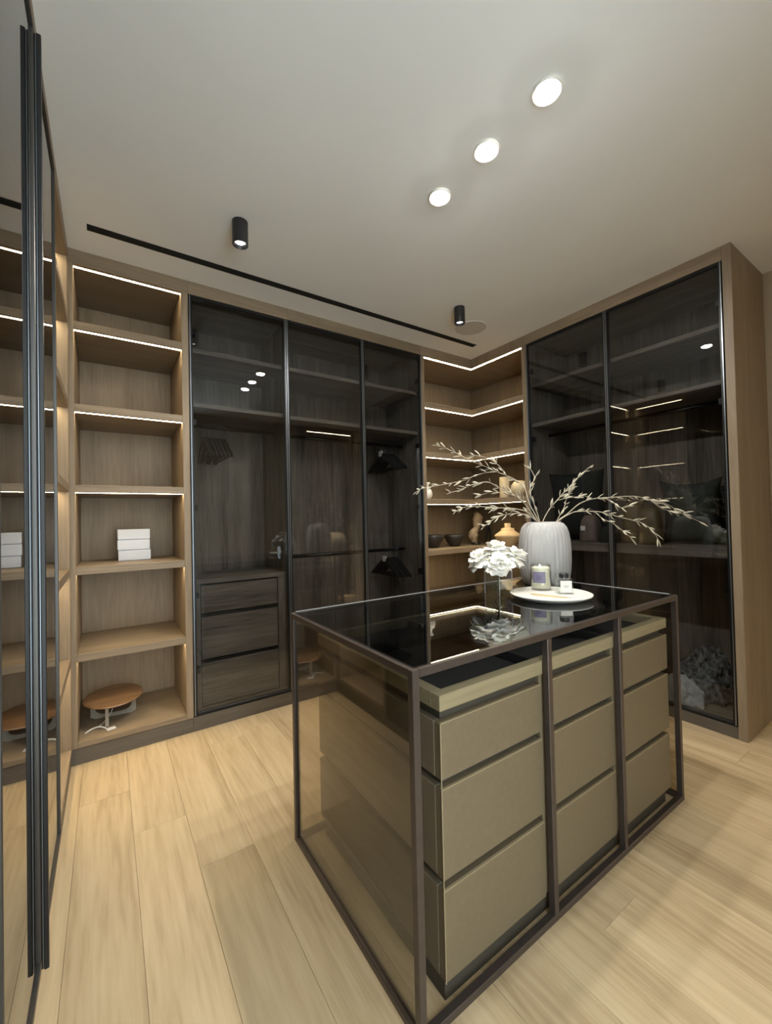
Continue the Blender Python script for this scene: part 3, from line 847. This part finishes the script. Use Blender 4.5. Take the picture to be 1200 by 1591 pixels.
caz = math.atan2(-2.686-cc[1], -2.815-cc[0])
lb = wrap('label', 'lilac', cc, 0.0457, caz-0.18, 0.62, PZ1+0.036, PZ1+0.086, 0.0008, t)
for q, (zz, ww) in enumerate(((0.066, 0.26), (0.059, 0.2), (0.052, 0.3))):
    wrap('print_line', 'lilac_ink', cc, 0.0466, caz-0.18, ww, PZ1+zz, PZ1+zz+0.0028, 0.0003, lb, 6)
# bottle
bc = Vector((-1.170, -1.630, 0))
t = thing('diffuser_bottle', 'small square glass bottle with white label and black cap on the plate', 'bottle', (bc.x, bc.y, PZ1))
ang = math.atan2(-2.686-bc.y, -2.815-bc.x)+PI/2+0.35
def rotbox(cx, cy, hx, hy, z0, z1, a):
    p = []
    for sx, sy in ((-1, -1), (1, -1), (1, 1), (-1, 1)):
        p.append((cx+sx*hx*math.cos(a)-sy*hy*math.sin(a), cy+sx*hx*math.sin(a)+sy*hy*math.cos(a)))
    return prismv(p, z0, z1)
v, f = rotbox(bc.x, bc.y, 0.032, 0.026, PZ1, PZ1+0.066, ang); mesh('glass_body', v, f, 'clear_glass', t, bevel=0.003)
v, f = rotbox(bc.x, bc.y, 0.027, 0.021, PZ1+0.006, PZ1+0.045, ang); mesh('liquid', v, f, 'water', t)
n_ = Vector((-math.sin(ang), math.cos(ang), 0))
if n_.dot(Vector((-2.815, -2.686, 0))-bc) < 0: n_ = -n_
lc = bc+n_*0.0265
v, f = rotbox(lc.x, lc.y, 0.024, 0.0005, PZ1+0.008, PZ1+0.058, ang); lb = mesh('label', v, f, 'label', t)
lc2 = bc+n_*0.0272
for zz, hw2 in ((0.036, 0.012), (0.030, 0.009)):
    v, f = rotbox(lc2.x, lc2.y, hw2, 0.0002, PZ1+zz, PZ1+zz+0.0022, ang); mesh('print_line', v, f, 'ink', lb)
v, f = lathev([(0.014, 0.066), (0.014, 0.070)], (bc.x, bc.y, PZ1), 24); mesh('collar', v, f, 'alu', t)
v, f = lathev([(0.019, 0.070), (0.020, 0.072), (0.020, 0.086), (0.018, 0.088)], (bc.x, bc.y, PZ1), 24); mesh('cap', v, f, 'black', t)
for k, (a, b) in enumerate((((-1.30, -1.555), (-1.255, -1.70)), ((-1.285, -1.545), (-1.245, -1.71)), ((-1.31, -1.575), (-1.262, -1.69)))):
    v, f = tubev([(a[0], a[1], PZ1+0.0022), (b[0], b[1], PZ1+0.0022)], 0.0016, 6)
    o = mesh('reed_stick', v, f, 'stick', None)
    fin(o, ('thin reed stick lying nearest the candle on the plate', 'thin reed stick lying in the middle of three on the plate', 'thin reed stick lying nearest the plate front')[[1, 0, 2][k]], 'stick', 'reed sticks on the plate')

# ------------------------------------------------------------------ things in the left open bay
def carton(z0, dx, lab):
    x0, x1, y0, y1 = -2.765+dx, -2.597+dx, 0.25, 0.44
    t = thing('white_box', lab, 'box', ((x0+x1)/2, (y0+y1)/2, z0), 'white boxes on the open shelf')
    box('box_body', x0+0.004, x1-0.004, y0+0.007, y1, z0, z0+0.059, 'white_card', t, bevel=0.001)
    l = boxes('lid', [(x0, x1, y0, y1+0.001, z0+0.059, z0+0.063), (x0, x1, y0-0.0005, y0+0.0015, z0+0.0042, z0+0.0595)], 'white_card', t)
    v, f = lathev([(0.014, -0.001), (0.014, 0.001)], (0, 0, 0), 16)
    v = [((x0+x1)/2+p[0], y0-0.0012+p[2]*0.6, z0+0.0145+p[1]) for p in v]
    mesh('tuck_tab', v, f, 'white_card', l)
carton(1.019, 0.003, 'bottom white cardboard box of the stack of three')
carton(1.0823, -0.001, 'middle white cardboard box of the stack of three')
carton(1.1456, 0.0, 'top white cardboard box of the stack of three')

t = thing('low_stool', 'small low stool with an oval russet wood top on the bottom shelf', 'stool', (-2.79, 0.235, 0.113))
sc_ = (-2.793, 0.225)
prof = [(0.001, 0.118), (0.85, 0.118), (0.96, 0.122), (1.0, 0.127), (0.98, 0.132), (0.93, 0.134), (0.001, 0.134)]
v, f = lathev(prof, (0, 0, 0), 48)
v = [(sc_[0]+p[0]*0.148, sc_[1]+p[1]*0.185, 0.113+p[2]) for p in v]
mesh('stool_top', v, f, 'stool_wood', t, smooth=False)
def arch(a, b, name):
    """leg panel with a rounded cut-out, standing on the line a-b"""
    a = Vector(a); b = Vector(b); d = (b-a); L = d.length; d.normalize(); n = Vector((-d.y, d.x, 0))*0.007
    outer = [(0, 0), (L, 0), (L, 0.118), (0, 0.118)]
    V, F = [], []
    N_ = 28
    inn, out_ = [], []
    for k in range(N_):
        th = 2*PI*k/N_
        cx_, cz_ = math.cos(th), math.sin(th)
        inn.append((L/2+(L/2-0.022)*math.copysign(abs(cx_)**0.6, cx_), 0.066+0.046*math.copysign(abs(cz_)**0.7, cz_)))
        mxx = max(abs(cx_), abs(cz_))
        out_.append((L/2+L/2*cx_/mxx, 0.059+0.059*cz_/mxx))
    for sgn in (-1, 1):
        for (s_, z_) in inn+out_:
            p = a+d*s_+n*sgn; V.append((p.x, p.y, 0.113+z_))
    M2 = 2*N_
    for k in range(N_):
        k2 = (k+1) % N_
        F += [(k, k2, N_+k2, N_+k), (M2+k2, M2+k, M2+N_+k, M2+N_+k2), (k2, k, M2+k, M2+k2), (N_+k, N_+k2, M2+N_+k2, M2+N_+k)]
    return mesh(name, V, F, 'stool_leg', t)
arch((-2.905, 0.28, 0), (-2.682, 0.245, 0), 'leg_panel')
box('leg', -2.835, -2.818, 0.115, 0.132, 0.113, 0.231, 'stool_leg', t)
v, f = tubev(smooth_path([(-2.79, 0.26, 0.23), (-2.80, 0.235, 0.16), (-2.835, 0.20, 0.118), (-2.86, 0.15, 0.116)], 4), 0.0022, 6)
mesh('cord', v, f, 'paper', t, smooth=True)
tg = thing('price_tag', 'white paper tag on a ribbon lying before the low stool', 'tag', (-2.84, 0.09, 0.1132))
v, f = rotbox(-2.808, 0.078, 0.021, 0.018, 0.1136, 0.1146, 0.25); mesh('card', v, f, 'paper', tg)
V, F = [], []
rp = smooth_path([(-2.925, 0.095, 0.1145), (-2.895, 0.118, 0.120), (-2.86, 0.118, 0.1225), (-2.83, 0.092, 0.1150)], 5)
for k, p in enumerate(rp):
    for dz in (0, 0.0012):
        V += [(p.x, p.y-0.010, p.z+dz), (p.x, p.y+0.010, p.z+dz)]
for k in range(len(rp)-1):
    a, b = 4*k, 4*k+4
    F += [(a, a+1, b+1, b), (a+2, b+2, b+3, a+3), (a, b, b+2, a+2), (a+1, a+3, b+3, b+1)]
F += [(0, 2, 3, 1), (4*len(rp)-4, 4*len(rp)-3, 4*len(rp)-1, 4*len(rp)-2)]
mesh('ribbon', V, F, 'paper', tg)

# ------------------------------------------------------------------ things on the corner shelves
def lathe_thing(name, prof, c, mat, label, cat, n=36, group=None, smooth=True, fn=None, rough=None):
    v, f = lathev(prof, c, n, True, True, fn)
    o = mesh(name, v, f, mat, None, smooth=smooth)
    return fin(o, label, cat, group)
SZ = 0.9612
bowl = [(0.001, 0.0), (0.040, 0.0), (0.052, 0.012), (0.080, 0.055), (0.104, 0.110), (0.101, 0.112), (0.095, 0.109), (0.070, 0.055), (0.044, 0.020), (0.001, 0.016)]
lathe_thing('black_bowl', bowl, (-0.075, 0.20, SZ), 'bowl', 'black flared bowl standing free in front of the corner shelf', 'bowl', group='black bowls')
lathe_thing('black_bowl', [(r*1.05, z*1.05) for r, z in bowl], (-0.33, 0.21, SZ), 'bowl', 'black flared bowl partly hidden by the left post of the corner shelf', 'bowl', group='black bowls')
lathe_thing('shouldered_jar', [(0.001, 0.0), (0.055, 0.0), (0.062, 0.004), (0.085, 0.045), (0.110, 0.092), (0.115, 0.103), (0.108, 0.114), (0.070, 0.140), (0.058, 0.148), (0.056, 0.166), (0.052, 0.168), (0.030, 0.172), (0.026, 0.176), (0.027, 0.212), (0.023, 0.213), (0.021, 0.18), (0.001, 0.17)],
            (0.125, -0.27, SZ), 'tan', 'tan ceramic jar with wide shoulders and narrow neck on the corner shelf', 'jar')
def blobv(path, rad, n=14, amp=0.2, seed=1):
    rr = random.Random(seed)
    v, f = tubev(path, rad, n)
    v = [(p[0]+rr.uniform(-1, 1)*amp*0.01, p[1]+rr.uniform(-1, 1)*amp*0.01, p[2]+rr.uniform(-1, 1)*amp*0.006) for p in v]
    return v, f
t = thing('stone_sculpture', 'tall twisted carved stone sculpture between the bowl and the tan jar', 'sculpture', (0.22, 0.20, SZ))
v, f = lathev([(0.038, 0), (0.040, 0.004), (0.040, 0.02), (0.036, 0.024)], (0.22, 0.20, SZ), 24); mesh('base', v, f, 'bowl', t, smooth=True)
v, f = blobv(smooth_path([(0.215, 0.205, SZ+0.02), (0.20, 0.21, SZ+0.06), (0.19, 0.21, SZ+0.115), (0.225, 0.195, SZ+0.165), (0.235, 0.19, SZ+0.225), (0.24, 0.19, SZ+0.285), (0.255, 0.185, SZ+0.305)], 3), [0.016, 0.022, 0.03, 0.036, 0.042, 0.045, 0.042, 0.036, 0.03, 0.03, 0.033, 0.038, 0.043, 0.046, 0.047, 0.045, 0.04, 0.03, 0.015][:19], 16, 0.8, 4)
mesh('figure', v, f, 'drift', t, smooth=True)
t = thing('wire_figure', 'slim dark two-legged figure left of the tan jar', 'sculpture', (0.31, 0.12, SZ))
for s in (-1, 1):
    v, f = tubev(smooth_path([(0.31+s*0.018, 0.12-s*0.018, SZ+0.001), (0.31+s*0.014, 0.12-s*0.014, SZ+0.07), (0.31+s*0.010, 0.12-s*0.010, SZ+0.13), (0.31+s*0.002, 0.12-s*0.002, SZ+0.19)], 4), [0.007]*4+[0.010]*4+[0.012]*4+[0.006], 8)
    mesh('leg', v, f, 'black_metal', t, smooth=True)
v, f = lathev([(0.006, 0.185), (0.014, 0.195), (0.016, 0.21), (0.009, 0.225), (0.001, 0.228)], (0.31, 0.12, SZ), 14); mesh('head', v, f, 'black_metal', t, smooth=True)
# small leafy sprig pot behind the flowers
t = thing('small_plant', 'small dark green plant in a dark pot beside the tan jar', 'plant', (0.30, -0.06, SZ))
v, f = lathev([(0.030, 0), (0.034, 0.003), (0.040, 0.045), (0.036, 0.047)], (0.30, -0.06, SZ), 20); mesh('pot', v, f, 'bowl', t, smooth=True)
pr_ = random.Random(2)
for k in range(14):
    a = pr_.uniform(0, 2*PI); e = pr_.uniform(0.4, 1.3)
    v, f = leafv(Vector((0.30, -0.06, SZ+0.045)), Vector((math.cos(a)*math.cos(e), math.sin(a)*math.cos(e), math.sin(e))), pr_.uniform(0.05, 0.085), 0.010, Vector((0, 0, 1)))
    mesh('leaf', v, f, 'stem', t, smooth=True)
SZ2 = 1.3982
lathe_thing('white_jug', [(0.001, 0), (0.040, 0), (0.055, 0.02), (0.062, 0.05), (0.052, 0.085), (0.030, 0.10), (0.028, 0.125), (0.044, 0.150), (0.040, 0.150), (0.024, 0.124), (0.001, 0.12)],
            (-0.485, 0.12, SZ2), 'white', 'small white round vase at the left post of the corner shelf', 'vase')
lathe_thing('stone_cylinder', [(0.001, 0), (0.045, 0), (0.047, 0.003), (0.047, 0.195), (0.044, 0.2), (0.036, 0.2), (0.036, 0.17), (0.001, 0.17)],
            (0.24, -0.155, SZ2), 'beige', 'tall beige stone cylinder behind the branches on the corner shelf', 'vase')
lathe_thing('round_stone_vase', [(0.001, 0), (0.035, 0), (0.062, 0.022), (0.078, 0.062), (0.074, 0.1), (0.050, 0.132), (0.028, 0.142), (0.024, 0.142), (0.022, 0.12), (0.001, 0.11)],
            (0.14, -0.40, SZ2), 'beige', 'round beige stone vase beside the right post of the corner shelf', 'vase')
SZ3 = 0.5302
def heap(name, c, sx, sy, h, mat, label, cat, seed, rough=0.35, n=40, rings=12, freq=3.0, fine=0.0, z_lift=0.0):
    """crumpled soft heap resting on z = c[2]"""
    from mathutils import noise as nz
    V, F = [], []
    for k in range(rings+1):
        t_ = k/rings
        r = math.cos(t_*PI/2)**0.75
        z = h*math.sin(t_*PI/2)
        for i in range(n):
            a = 2*PI*i/n
            q = Vector((math.cos(a)*r*freq, math.sin(a)*r*freq, z/h*freq*0.7+seed*7.1))
            d = 1+rough*nz.noise(q)+fine*nz.noise(q*4)
            zz = z*(1+0.6*rough*nz.noise(q*1.3+Vector((5, 2, 1))))+(fine*h*0.8*nz.noise(q*4.5) if k > 0 else 0)
            V.append((c[0]+sx*r*d*math.cos(a), c[1]+sy*r*d*math.sin(a), c[2]+max(0.0, zz)))
    for k in range(rings):
        for i in range(n):
            F.append((k*n+i, k*n+(i+1) % n, (k+1)*n+(i+1) % n, (k+1)*n+i))
    F.append(tuple(range(n-1, -1, -1))); F.append(tuple(range(rings*n, (rings+1)*n)))
    o = mesh(name, V, F, mat, None, smooth=True)
    return fin(o, label, cat)
heap('folded_cloth', (0.20, -0.33, SZ3), 0.12, 0.15, 0.09, 'cloth', 'folded cream cloth on the low corner shelf behind the glass vase', 'cloth', 3, rough=0.2)

# ------------------------------------------------------------------ hangers
def make_hanger(loc, label, group, tagged):
    t = thing('clothes_hanger', label, 'hanger', loc, group)
    x, y, z = loc        # z = rail axis height; hanger spans in y
    hook = [(x, y-0.020, z-0.004), (x, y-0.017, z+0.012), (x, y, z+0.0185), (x, y+0.017, z+0.011), (x, y+0.019, z-0.006), (x, y+0.010, z-0.024), (x, y, z-0.040), (x, y, z-0.075)]
    v, f = tubev(smooth_path(hook, 3), 0.0021, 6); mesh('hook', v, f, 'alu', t, smooth=True)
    tops = [(0.0, -0.068), (0.022, -0.076), (0.10, -0.126), (0.195, -0.196), (0.213, -0.213)]
    bots = [(0.0, -0.114), (0.022, -0.118), (0.10, -0.160), (0.190, -0.216), (0.208, -0.226)]
    tops = [(-a, b) for a, b in tops[:0:-1]]+tops; bots = [(-a, b) for a, b in bots[:0:-1]]+bots
    n = len(tops); V = []; F = []
    for (a, b), (c, d) in zip(tops, bots):
        V += [(x-0.004, y+a, z+b), (x+0.004, y+a, z+b), (x+0.004, y+c, z+d), (x-0.004, y+c, z+d)]
    for i in range(n-1):
        for j in range(4):
            F.append((4*i+j, 4*i+(j+1) % 4, 4*i+4+(j+1) % 4, 4*i+4+j))
    F += [(3, 2, 1, 0), (4*n-4, 4*n-3, 4*n-2, 4*n-1)]
    mesh('shoulders', V, F, 'hanger', t)
    v, f = tubev([(x, y-0.19, z-0.213), (x, y+0.19, z-0.213)], 0.004, 6); mesh('bar', v, f, 'hanger', t)
    if tagged: box('size_label', x-0.0065, x+0.0065, y-0.022, y+0.022, z-0.098, z-0.052, 'label', t, bevel=0.001)
    return t

ORD = ['first', 'second', 'third', 'fourth', 'fifth', 'sixth', 'seventh', 'eighth', 'ninth']
def hanger_row(xs, y, z, grp, labs, tag_first):
    proto = None; plain = None
    for k, x in enumerate(xs):
        lab = labs[0] if k == 0 else (labs[2] if k == len(xs)-1 else '%s black hanger from the left %s' % (ORD[k], labs[1]))
        if k == 0:
            make_hanger((x, y, z), lab, grp, tag_first)
        elif plain is None:
            plain = make_hanger((x, y, z), lab, grp, False)
        else:
            copy_thing(plain, (x, y, z), 0.03*((k % 3)-1), lab)
for xs, z, where, tg_ in (([-2.275+0.0165*i for i in range(9)], 1.885, 'above the inner drawers', False),
                          ([-0.845+0.022*i for i in range(7)], 1.878, 'on the upper rail of the double wardrobe', True),
                          ([-0.83+0.022*i for i in range(7)], 0.968, 'on the lower rail of the double wardrobe', True)):
    hanger_row(xs, 0.28, z, 'black hangers '+where,
               ['leftmost black hanger '+where, where, 'rightmost black hanger '+where], tg_)

# ------------------------------------------------------------------ things in the right wardrobe (shelf top 1.032)
RZ = 1.0322
def pillowv(c, w, h, th, ux, tilt, dent=0.0, power=0.55, corner=0.12, n=14):
    """stuffed cushion: w along the unit vector ux, standing up, leaning by tilt"""
    ux = Vector(ux).normalized()
    nn = Vector((-ux.y, ux.x, 0))
    upv = (Vector((0, 0, 1))*math.cos(tilt)+nn*math.sin(tilt))
    nv = ux.cross(upv)
    V, F = [], []
    for s in (1, -1):
        for i in range(n+1):
            for j in range(n+1):
                a, b = -1+2*i/n, -1+2*j/n
                k = (max(0, 1-a*a)*max(0, 1-b*b))**power
                pin = 1-corner*(1-abs(a)**2)*(abs(b)**3)*0.5
                pin2 = 1-corner*(1-abs(b)**2)*(abs(a)**3)
                p = Vector(c)+ux*(a*w/2*pin2)+upv*(h/2+b*h/2*pin-dent*h*max(0, b)*math.cos(a*PI/2))+nv*(s*th/2*k)
                V.append(tuple(p))
    m_ = (n+1)*(n+1)
    for i in range(n):
        for j in range(n):
            a = i*(n+1)+j
            F.append((a, a+1, a+n+2, a+n+1)); F.append((m_+a+n+1, m_+a+n+2, m_+a+1, m_+a))
    return V, F
def weld(o):
    bm = bmesh.new(); bm.from_mesh(o.data)
    bmesh.ops.remove_doubles(bm, verts=bm.verts, dist=0.0004)
    bmesh.ops.recalc_face_normals(bm, faces=bm.faces)
    bm.to_mesh(o.data); bm.free()
    for p in o.data.polygons: p.use_smooth = True
    return o
v, f = pillowv((0.33, -0.83, RZ), 0.44, 0.55, 0.16, (0.10, -1, 0), -0.12, 0.0, 0.5)
o = weld(mesh('large_cushion', v, f, 'fabric_black', None)); fin(o, 'large black cushion standing on the wardrobe shelf behind the vase', 'cushion')
v, f = pillowv((0.30, -1.60, RZ), 0.34, 0.42, 0.16, (0.08, -1, 0), -0.06, 0.05, 0.45, 0.16)
o = weld(mesh('dark_cushion', v, f, 'fabric_green', None)); fin(o, 'dark green cushion with a pointed corner in the right wardrobe', 'cushion')
v, f = pillowv((0.45, -1.745, RZ), 0.26, 0.38, 0.11, (0.0, -1, 0), -0.04, 0.0, 0.5)
o = weld(mesh('black_cushion', v, f, 'fabric_black', None)); fin(o, 'black cushion against the end panel in the right wardrobe', 'cushion')
def bag(c, w, d, h, mat, label, tagc=None, dome=0.55):
    t = thing('handbag', label, 'handbag', c, 'bags on the wardrobe shelf')
    V, F = [], []
    prof = [(1.0, 0.0), (1.04, 0.06), (1.03, 0.3), (0.98, 0.6), (0.86, 0.82), (0.62, 0.95), (0.25, 1.0)]
    n = 28
    for r, z in prof:
        for i in range(n):
            a = 2*PI*i/n
            ca, sa = math.cos(a), math.sin(a)
            px = math.copysign(abs(ca)**0.6, ca); py = math.copysign(abs(sa)**0.6, sa)
            V.append((c[0]+px*d/2*(r if z < 0.6 else r**1.4), c[1]+py*w/2*r, c[2]+h*z))
    for k in range(len(prof)-1):
        for i in range(n):
            F.append((k*n+i, k*n+(i+1) % n, (k+1)*n+(i+1) % n, (k+1)*n+i))
    F.append(tuple(range(n-1, -1, -1))); F.append(tuple(range((len(prof)-1)*n, len(prof)*n)))
    mesh('bag_body', V, F, mat, t, smooth=True)
    hp = [(c[0], c[1]+w*0.28, c[2]+h*0.88), (c[0]-0.01, c[1]+w*0.24, c[2]+h*1.12), (c[0]-0.01, c[1], c[2]+h*1.22), (c[0]-0.01, c[1]-w*0.24, c[2]+h*1.12), (c[0], c[1]-w*0.28, c[2]+h*0.88)]
    v, f = tubev(smooth_path(hp, 4), 0.006, 8); mesh('strap', v, f, mat, t, smooth=True)
    if tagc:
        box('white_tag', c[0]-d/2-0.008, c[0]-d/2-0.005, c[1]+tagc-0.018, c[1]+tagc+0.018, c[2]+h*0.42, c[2]+h*0.42+0.035, 'label', t)
bag((0.20, -0.985, RZ), 0.13, 0.13, 0.20, 'fabric_brown', 'mauve brown handbag with a white tag behind the ribbed vase', 0.02)
bag((0.18, -1.14, RZ), 0.12, 0.12, 0.12, 'fabric_black', 'small black handbag beside the middle door edge')
bag((0.24, -1.278, RZ), 0.13, 0.13, 0.29, 'fabric_olive', 'tall olive brown handbag just right of the middle door edge')
bag((0.15, -1.42, RZ), 0.13, 0.12, 0.25, 'fabric_olive', 'olive brown handbag leaning beside the dark green cushion')
# fur throws on the wardrobe floor
heap('fur_throw', (0.345, -1.64, 0.0665), 0.13, 0.17, 0.27, 'fur_dark', 'dark speckled fur throw heaped on the floor of the right wardrobe', 'throw', 2, rough=0.35, n=72, rings=26, freq=2.4, fine=0.22)
heap('fur_throw', (0.125, -1.56, 0.0665), 0.060, 0.13, 0.15, 'fur_grey', 'pale grey crumpled fur throw at the front of the right wardrobe floor', 'throw', 5, rough=0.35, n=64, rings=22, freq=2.2, fine=0.12)

# ------------------------------------------------------------------ things on the rear shelves (seen in reflection)
heap('cream_shawl', (0.25, -3.38, 0.8602), 0.24, 0.15, 0.17, 'cloth', 'cream shawl piled on the reflected rear shelf', 'shawl', 8, rough=0.4, freq=3.5)
heap('cream_shawl', (0.22, -3.42, 0.5202), 0.22, 0.15, 0.10, 'cloth', 'flat folded cream cloth on the reflected lower rear shelf', 'cloth', 9, rough=0.15, freq=2.5)
